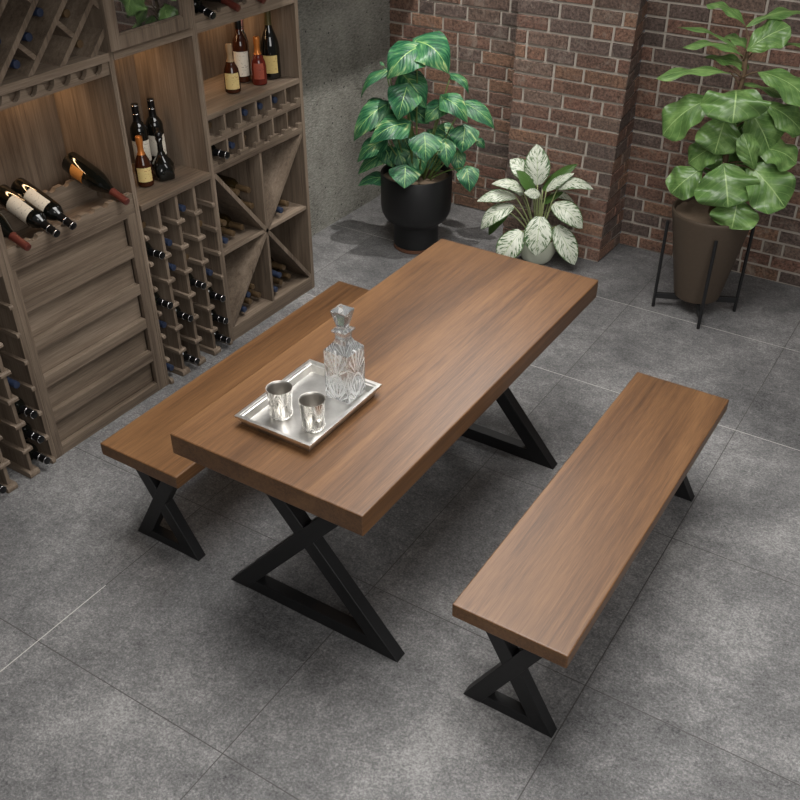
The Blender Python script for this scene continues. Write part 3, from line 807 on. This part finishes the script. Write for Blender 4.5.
m = MB(); m.lathe([(.022,0),(.026,.004),(.026,.15),(.02,.175),(.011,.2),(.009,.28)], (-1.325, 1.995, z), 20); m.build('bottle_body', M['clear_glass'], t, smooth='auto')
m = MB(); m.lathe([(.0105,.205),(.0105,.284),(.008,.288)], (-1.325, 1.995, z), 16); m.build('capsule', M['cap_pink'], t, smooth='auto')

POTHOS = [
    (-0.883,2.843,1.145, -0.688,2.845,1.014, 0.244,0.070,0.45,0.25),
    (-0.855,2.802,1.128, -0.939,2.645,0.997, 0.212,0.050,0.50,0.30),
    (-1.040,2.806,0.984, -1.149,2.704,0.848, 0.080,0.050,0.25,0.30),
    (-0.874,2.732,0.945, -0.876,2.648,0.795, 0.184,0.030,0.70,0.20),
    (-0.945,2.805,0.978, -0.808,2.819,0.822, 0.181,0.040,0.60,0.25),
    (-0.767,3.008,0.956, -0.664,3.024,0.866, 0.065,0.040,0.30,0.30),
    (-0.737,2.874,0.874, -0.588,2.883,0.764, 0.133,0.050,0.50,0.25),
    (-0.670,2.997,0.821, -0.500,3.031,0.706, 0.114,0.040,0.55,0.20),
    (-1.023,2.758,0.820, -1.141,2.615,0.643, 0.152,0.060,0.50,0.30),
    (-0.862,2.715,0.758, -0.990,2.543,0.679, 0.160,0.050,0.50,0.25),
    (-1.018,2.737,0.635, -1.128,2.623,0.523, 0.121,0.040,0.50,0.20),
    (-1.042,2.793,0.546, -1.161,2.673,0.431, 0.107,0.030,0.50,0.20),
    (-0.766,2.739,0.709, -0.722,2.684,0.585, 0.182,0.020,0.80,0.15),
    (-0.698,2.839,0.659, -0.653,2.796,0.534, 0.114,0.030,0.70,0.30),
    (-0.627,2.929,0.723, -0.608,2.871,0.601, 0.162,0.020,0.75,0.15),
    (-0.756,2.921,0.827, -0.824,2.833,0.731, 0.119,0.040,0.55,0.20),
    (-0.848,2.677,0.536, -0.810,2.607,0.447, 0.179,0.010,0.85,0.10),
    (-0.591,2.904,0.509, -0.544,2.863,0.396, 0.127,0.020,0.80,0.15),
    (-0.670,2.927,0.577, -0.637,2.900,0.467, 0.094,0.020,0.60,0.20),
    (-1.048,2.778,0.398, -1.163,2.672,0.362, 0.102,0.030,0.40,0.20),
    (-0.644,3.107,0.595, -0.604,3.131,0.550, 0.056,0.010,0.60,0.10),
    (-0.934,2.870,0.788, -0.839,2.905,0.708, 0.120,0.020,0.60,0.20),
    (-0.981,2.842,0.656, -0.922,2.854,0.527, 0.134,0.020,0.60,0.20),
    (-0.807,2.960,0.676, -0.705,2.987,0.597, 0.122,0.020,0.60,0.20),
    (-1.146,2.776,0.811, -1.069,2.847,0.772, 0.066,0.030,0.30,0.20),
    (-1.046,2.779,0.572, -0.982,2.759,0.477, 0.123,0.020,0.60,0.20),
    (-0.837,2.930,0.509, -0.797,2.954,0.428, 0.102,0.020,0.50,0.20),
    (-1.003,2.816,0.759, -1.115,2.725,0.665, 0.132,0.030,0.50,0.20),
    (-0.838,2.906,0.664, -0.765,2.915,0.562, 0.133,0.030,0.50,0.20),
    (-0.984,2.805,0.576, -0.914,2.778,0.461, 0.123,0.020,0.60,0.20),
    (-0.877,2.823,0.569, -0.818,2.813,0.458, 0.122,0.020,0.60,0.20),
    (-1.068,2.801,1.023, -1.073,2.786,1.015, 0.032,0.000,0.50,0.10),
]
FIG = [
    (0.724,2.984,1.400, 0.527,3.020,1.458, 0.084,0.030,0.12,0.15),
    (0.727,2.985,1.394, 0.938,3.116,1.454, 0.089,0.030,0.15,0.15),
    (0.761,2.941,1.309, 0.908,3.007,1.415, 0.151,0.020,0.50,0.10),
    (0.713,2.992,1.295, 0.410,3.013,1.346, 0.050,0.030,0.05,0.20),
    (0.751,2.970,1.273, 0.479,2.927,1.287, 0.085,0.040,0.10,0.25),
    (0.714,2.940,1.203, 0.411,2.829,1.162, 0.098,0.030,0.15,0.20),
    (0.772,3.005,1.284, 0.990,3.087,1.324, 0.059,0.030,0.10,0.20),
    (0.827,2.947,1.225, 1.088,2.925,1.129, 0.145,0.040,0.40,0.20),
    (0.748,3.000,1.150, 0.992,3.057,1.085, 0.075,0.020,0.12,0.15),
    (0.755,2.909,1.145, 0.803,2.777,1.039, 0.295,0.060,0.50,0.10),
    (0.659,2.948,1.086, 0.476,2.854,0.902, 0.192,0.050,0.45,0.15),
    (0.737,2.915,1.025, 0.731,2.862,0.858, 0.213,0.030,0.60,0.12),
    (0.819,2.965,1.053, 0.952,2.965,0.883, 0.196,0.030,0.60,0.12),
    (0.872,2.998,1.080, 1.065,3.023,0.971, 0.135,0.030,0.50,0.15),
    (0.914,2.885,0.816, 0.839,2.857,0.977, 0.099,0.020,0.70,0.40),
    (0.884,2.970,0.876, 1.075,2.984,0.845, 0.167,0.040,0.40,0.20),
    (0.875,2.917,0.826, 1.090,2.885,0.670, 0.221,0.030,0.65,0.12),
    (0.750,2.970,0.879, 0.607,2.905,0.776, 0.156,0.030,0.50,0.15),
    (0.675,2.911,0.766, 0.566,2.844,0.637, 0.166,0.030,0.70,0.10),
    (0.777,2.873,0.821, 0.856,2.799,0.648, 0.292,0.030,0.70,0.10),
    (0.877,2.876,0.673, 0.889,2.817,0.540, 0.225,0.020,0.75,0.10),
    (0.727,3.026,0.944, 0.847,3.044,0.817, 0.187,0.020,0.50,0.10),
    (0.753,3.022,1.288, 0.624,3.063,1.326, 0.074,0.020,0.20,0.10),
    (0.665,3.011,1.063, 0.791,3.020,0.914, 0.231,0.020,0.50,0.10),
    (0.814,3.036,0.985, 0.740,3.008,0.836, 0.186,0.020,0.50,0.10),
    (0.794,3.031,0.883, 0.933,3.033,0.764, 0.187,0.020,0.60,0.10),
    (0.755,3.002,0.841, 0.734,2.945,0.707, 0.173,0.020,0.60,0.10),
    (0.562,3.008,1.238, 0.775,2.996,1.219, 0.090,0.020,0.20,0.10),
]
AGLA = [
    (-0.217,3.023,0.453, -0.257,3.061,0.660, 0.141,0.020,0.80,0.10),
    (-0.260,3.026,0.480, -0.388,3.014,0.563, 0.112,0.020,0.60,0.15),
    (-0.211,2.993,0.409, -0.318,2.957,0.536, 0.096,0.020,0.30,0.25),
    (-0.188,3.036,0.427, -0.046,3.141,0.566, 0.096,0.020,0.20,0.25),
    (-0.158,3.016,0.436, -0.031,3.072,0.541, 0.060,0.020,0.50,0.25),
    (-0.104,3.040,0.454, 0.081,3.088,0.469, 0.079,0.050,0.45,0.20),
    (-0.180,3.039,0.348, -0.093,3.099,0.411, 0.052,0.010,0.30,0.20),
    (-0.270,2.967,0.424, -0.423,2.879,0.463, 0.071,0.040,0.50,0.20),
    (-0.312,2.960,0.385, -0.487,2.840,0.362, 0.082,0.040,0.50,0.20),
    (-0.313,2.938,0.341, -0.447,2.825,0.214, 0.109,0.050,0.45,0.20),
    (-0.352,2.964,0.288, -0.436,2.906,0.149, 0.084,0.030,0.30,0.20),
    (-0.167,2.958,0.431, -0.229,2.887,0.452, 0.060,0.010,0.80,0.20),
    (-0.108,3.005,0.372, 0.072,3.018,0.268, 0.127,0.050,0.55,0.15),
    (-0.073,2.999,0.255, 0.059,3.002,0.055, 0.125,0.030,0.65,0.12),
    (-0.141,2.926,0.322, -0.118,2.859,0.120, 0.154,0.030,0.75,0.12),
    (-0.237,2.905,0.222, -0.316,2.816,0.042, 0.145,0.040,0.65,0.15),
    (-0.302,3.019,0.376, -0.393,3.034,0.426, 0.062,0.020,0.40,0.20),
    (-0.160,3.092,0.391, -0.057,3.180,0.335, 0.062,0.020,0.30,0.20),
]

# ------------------------------------------------------------------ plants
CAMP = Vector((1.810, -1.557, 2.445))
def outline(kind, v):
    if kind == 'pothos':      # heart shape
        return (math.sin(PI*min(1, v*.62+.38))**.9)*(1 if v > .0 else 0)*(1.0 if v > .06 else .8)
    if kind == 'fig':         # fiddle: narrow at the base, broad rounded tip
        return max(.0, (.30+.70*math.sin(PI*min(1, max(0, (v-.05)/1.12)))**1.1 if v < .93 else .70*(1-((v-.93)/.07)**2)**.5+.0)*(min(1, v/.10+.15)))*(1.0)
    return max(0, math.sin(PI*min(1, .05+.95*v)**.9))**.7 if v < 1 else 0
def add_leaf(m, lids, kind, B, T, w, arch, face, fold, under=False):
    B, T = Vector(B), Vector(T)
    ax = T-B; L = ax.length; d = ax.normalized()
    toc = (CAMP-(B+T)/2).normalized()
    n = (Vector((0,0,1))*(1-face)+toc*face); n = (n-d*n.dot(d)).normalized()
    side = d.cross(n).normalized()
    nl, nw = 14, 10
    lid = R.uniform(0, 50); ph = R.uniform(0, 6.28)
    o = len(m.v)
    for i in range(nl+1):
        v = i/nl
        c = B+ax*v+n*(4*v*(1-v)*arch)
        dn = (ax+n*(4*(1-2*v)*arch)).normalized(); nn = side.cross(dn)
        nn = nn if nn.dot(n) > 0 else -nn
        hw = w/2*max(.012, outline(kind, v))
        for j in range(nw+1):
            s = j/nw*2-1
            back = 0
            if kind == 'pothos' and v < .3: back = -L*.13*math.sin(PI*abs(s))*(1-v/.3)
            wv = {'fig': .24, 'pothos': .11, 'aglaonema': .05}[kind]
            cup = -fold*hw*(abs(s)**1.4)*.75 + wv*hw*math.sin(v*(13 if kind == 'fig' else 9)+ph+s*1.9)*abs(s)**1.3
            m.v.append(tuple(c+side*(s*hw)+nn*cup+d*back)); m.uv.append((j/nw, v)); lids.append(lid)
    for i in range(nl):
        for j in range(nw):
            a = o+i*(nw+1)+j; m.f.append((a, a+nw+1, a+nw+2, a+1) if under else (a, a+1, a+nw+2, a+nw+1)); m.mi.append(0)
def foliage(kind, data, parent, hub_fn, stem_mat, r, name='foliage', extra=None):
    m = MB(); m.uv = []; lids = []; st = MB()
    for ri, row in enumerate(data):
        B, T, (w, arch, face, fold) = row[:3], row[3:6], row[6:]
        add_leaf(m, lids, kind, B, T, w, arch, face, fold, kind == 'aglaonema' and ri in (2, 3, 6, 10))
        B = Vector(B); h = Vector(hub_fn(B)); mid = (h+B)/2
        k = (B-h).length; mid.z += k*.16
        pts = [h*(1-t)**2+mid*2*t*(1-t)+B*t*t for t in [i/6 for i in range(7)]]
        st.tube(pts, [r*1.2, r*1.1, r, r, r*.9, r*.8, r*.8], 6)
    o = m.build(name, LM[kind if kind != 'fig' else 'fig'], parent, smooth=True)
    # make faces look up / out, the printed side towards the light
    at = o.data.attributes.new('lid', 'FLOAT', 'POINT')
    for i, v in enumerate(lids): at.data[i].value = v
    sub = o.modifiers.new('sub', 'SUBSURF'); sub.levels = 1; sub.render_levels = 1
    if extra: extra(st)
    st.build('stems', stem_mat, parent, smooth=True)
    return o
# pothos in the black pedestal pot
px, py = -.88, 2.845
t = thing('potted_pothos', 'large variegated heart-leaved plant in a matte black pedestal pot', 'plant', (px, py, 0))
m = MB(); m.lathe([(.125,.022),(.130,.026),(.130,.135),(.133,.15),(.150,.165),(.180,.190),(.197,.225),(.202,.265),(.202,.445),(.200,.449),(.192,.449),(.190,.445),(.190,.40)], (px,py,0), 64); m.build('pot', M['black_pot'], t, smooth='auto')
m = MB(); m.lathe([(.126,.0005),(.131,.004),(.131,.0215),(.126,.0215)], (px,py,0), 48); m.build('pot_base', M['terracotta'], t, smooth='auto')
def disc(x, y, z, r, par):
    m = MB(); n = 36; vs = [(x,y,z+.012)]; fs = []
    for k in range(1, 7):
        for i in range(n): vs.append((x+r*k/6*math.cos(2*PI*i/n), y+r*k/6*math.sin(2*PI*i/n), z+R.uniform(-.005, .007)))
    for i in range(n): fs.append((0, 1+i, 1+(i+1)%n))
    for k in range(5):
        for i in range(n): a = 1+k*n+i; c = 1+k*n+(i+1)%n; fs.append((a, a+n, c+n, c))
    m.add(vs, fs); m.build('soil', M['soil'], par, smooth=True)
disc(px, py, .41, .191, t)
foliage('pothos', POTHOS, t, lambda B: (px+(B.x-px)*.28, py+(B.y-py)*.28, .415), M['stem'], .0042)
# aglaonema in the small cream bowl
px2, py2 = -.19, 3.035
t = thing('potted_aglaonema', 'small silver-leaved plant in a rounded cream bowl by the brick pier', 'plant', (px2, py2, 0))
m = MB(); m.lathe([(.055,.0005),(.062,.003),(.085,.025),(.103,.065),(.109,.105),(.108,.15),(.106,.153),(.102,.153),(.100,.148),(.098,.12)], (px2,py2,0), 48); m.build('pot', M['cream'], t, smooth='auto')
disc(px2, py2, .125, .0985, t)
foliage('aglaonema', AGLA, t, lambda B: (px2+(B.x-px2)*.12, py2+(B.y-py2)*.12, .13), M['petiole'], .0042)
# fiddle-leaf fig in the tapered pot on its stand
px3, py3 = .752, 2.970
t = thing('potted_fig', 'tall large-leaved green plant in a tapered taupe pot held by a black stand', 'plant', (px3, py3, .083))
m = MB(); m.lathe([(.105,.084),(.112,.088),(.118,.11),(.158,.33),(.196,.535),(.198,.548),(.196,.552),(.187,.552),(.184,.546),(.176,.49)], (px3,py3,0), 64); m.build('pot', M['taupe'], t, smooth='auto')
disc(px3, py3, .528, .1795, t)
def trunk(st):
    st.tube([(px3-.01,py3,.505),(px3+.012,py3-.005,.75),(px3-.005,py3+.01,1.0),(px3+.012,py3+.005,1.2),(px3,py3,1.36)], [.016,.014,.012,.010,.006], 10)
foliage('fig', FIG, t, lambda B: (px3, py3, max(.56, min(1.34, B.z-.05))), M['bark'], .0045, extra=trunk)
t = thing('plant_stand', 'black metal four-legged plant stand under the tapered taupe pot', 'stand', (px3, py3, 0))
fa = math.atan2(2.777-py3, .841-px3)
for k in range(4):
    a = fa+k*PI/2; x, y = px3+.2075*math.cos(a), py3+.2075*math.sin(a)
    m = MB(); m.tube([(x,y,.0005),(x,y,.48)], .0085, 12); m.build('leg', M['steel'], t, smooth='auto')
for k in range(2):
    a = fa+k*PI/2; c, s = math.cos(a), math.sin(a); h = .2; w_ = .008
    vs = []
    for z in (.052, .082):
        vs += [(px3+c*h-s*w_, py3+s*h+c*w_, z), (px3-c*h-s*w_, py3-s*h+c*w_, z), (px3-c*h+s*w_, py3-s*h-c*w_, z), (px3+c*h+s*w_, py3+s*h-c*w_, z)]
    m = MB(); m.add(vs, [(3,2,1,0),(4,5,6,7),(0,1,5,4),(1,2,6,5),(2,3,7,6),(3,0,4,7)]); m.build('cross_bar', M['steel'], t, bevel=.001)

# ------------------------------------------------------------------ light
def area(name, loc, target, size, power, col=(1,1,1), sy=None, spread=PI):
    l = bpy.data.lights.new(name, 'AREA'); l.energy = power; l.color = col; l.size = size
    if sy: l.shape = 'RECTANGLE'; l.size_y = sy
    l.spread = spread
    o = bpy.data.objects.new(name, l); COL.objects.link(o); o.location = loc
    o.rotation_euler = (Vector(target)-Vector(loc)).to_track_quat('-Z', 'Y').to_euler(); return o
area('ceiling_softbox', (.45, .95, 3.2), (.45, .95, 0), 2.0, 80, (1, .98, .95), None, 2.3)
area('room_fill_light', (3.3, -1.7, 2.7), (0, 1.6, .4), 2.2, 85, (1, .98, .95))
# added area lamp behind and above the brick wall, for tabletop and tray sheen
area('high_sheen_light', (-1.25, 3.75, 3.5), (.4, .6, .6), 2.4, 85, (1, .98, .96), 1.1)
def spot(name, loc, target, power, ang, blend, rad, col=(1,.97,.93)):
    l = bpy.data.lights.new(name, 'SPOT'); l.energy = power; l.spot_size = ang; l.spot_blend = blend; l.shadow_soft_size = rad; l.color = col
    o = bpy.data.objects.new(name, l); COL.objects.link(o); o.location = loc
    o.rotation_euler = (Vector(target)-Vector(loc)).to_track_quat('-Z', 'Y').to_euler(); return o
# the ceiling spot that washes the planted corner; an added box cuts it off on the concrete wall
spot('ceiling_spot', (-.45, 2.55, 2.92), (-1.40, 2.95, .35), 200, math.radians(72), 1.0, .012)
# warm strips under the niche tops
warm = (1, .62, .32)
for y0, y1, z, p in ((.36, .93, 1.403, 1.1), (1.0, 1.38, 1.450, .75), (1.46, 2.06, 1.449, .9)):
    area('niche_strip', (XB+.05, (y0+y1)/2, z-.002), (XB+.02, (y0+y1)/2, 0), y1-y0-.06, p, warm, .012)
w = bpy.data.worlds.new('World'); sc.world = w; w.use_nodes = True
nt = w.node_tree; bg = nt.nodes['Background']
tc = nd(nt, 'ShaderNodeTexCoord'); sp = nd(nt, 'ShaderNodeSeparateXYZ'); lk(nt, tc.outputs['Generated'], sp.inputs[0])
r = ramp(nt, [(.0, (.18,.18,.18,1)), (.5, (.30,.30,.31,1)), (1.0, (.9,.9,.92,1))]); lk(nt, mth(nt, 'ADD', mth(nt, 'MULTIPLY', sp.outputs[2], .5), .5), r.inputs['Fac'])
lk(nt, r.outputs['Color'], bg.inputs['Color']); bg.inputs['Strength'].default_value = .24

# ------------------------------------------------------------------ camera
cam = bpy.data.cameras.new('camera'); co = bpy.data.objects.new('camera', cam); COL.objects.link(co)
cam.sensor_width = 36; cam.lens = 950.957/800*36
cam.shift_x = -.0005; cam.shift_y = .0315
r_ = Vector((.8442817, .5358984, -.0011587)); u_ = Vector((-.3148711, .4978112, .8081090)); f_ = Vector((-.4336411, .6819068, -.5890318))
mw = Matrix(((r_.x,u_.x,-f_.x,1.8102408),(r_.y,u_.y,-f_.y,-1.5575),(r_.z,u_.z,-f_.z,2.4450649),(0,0,0,1)))
co.matrix_world = mw
sc.camera = co
sc.view_settings.view_transform = 'Standard'; sc.view_settings.look = 'None'; sc.view_settings.gamma = 1
sc.view_settings.use_curve_mapping = False; sc.view_settings.exposure = 0.0
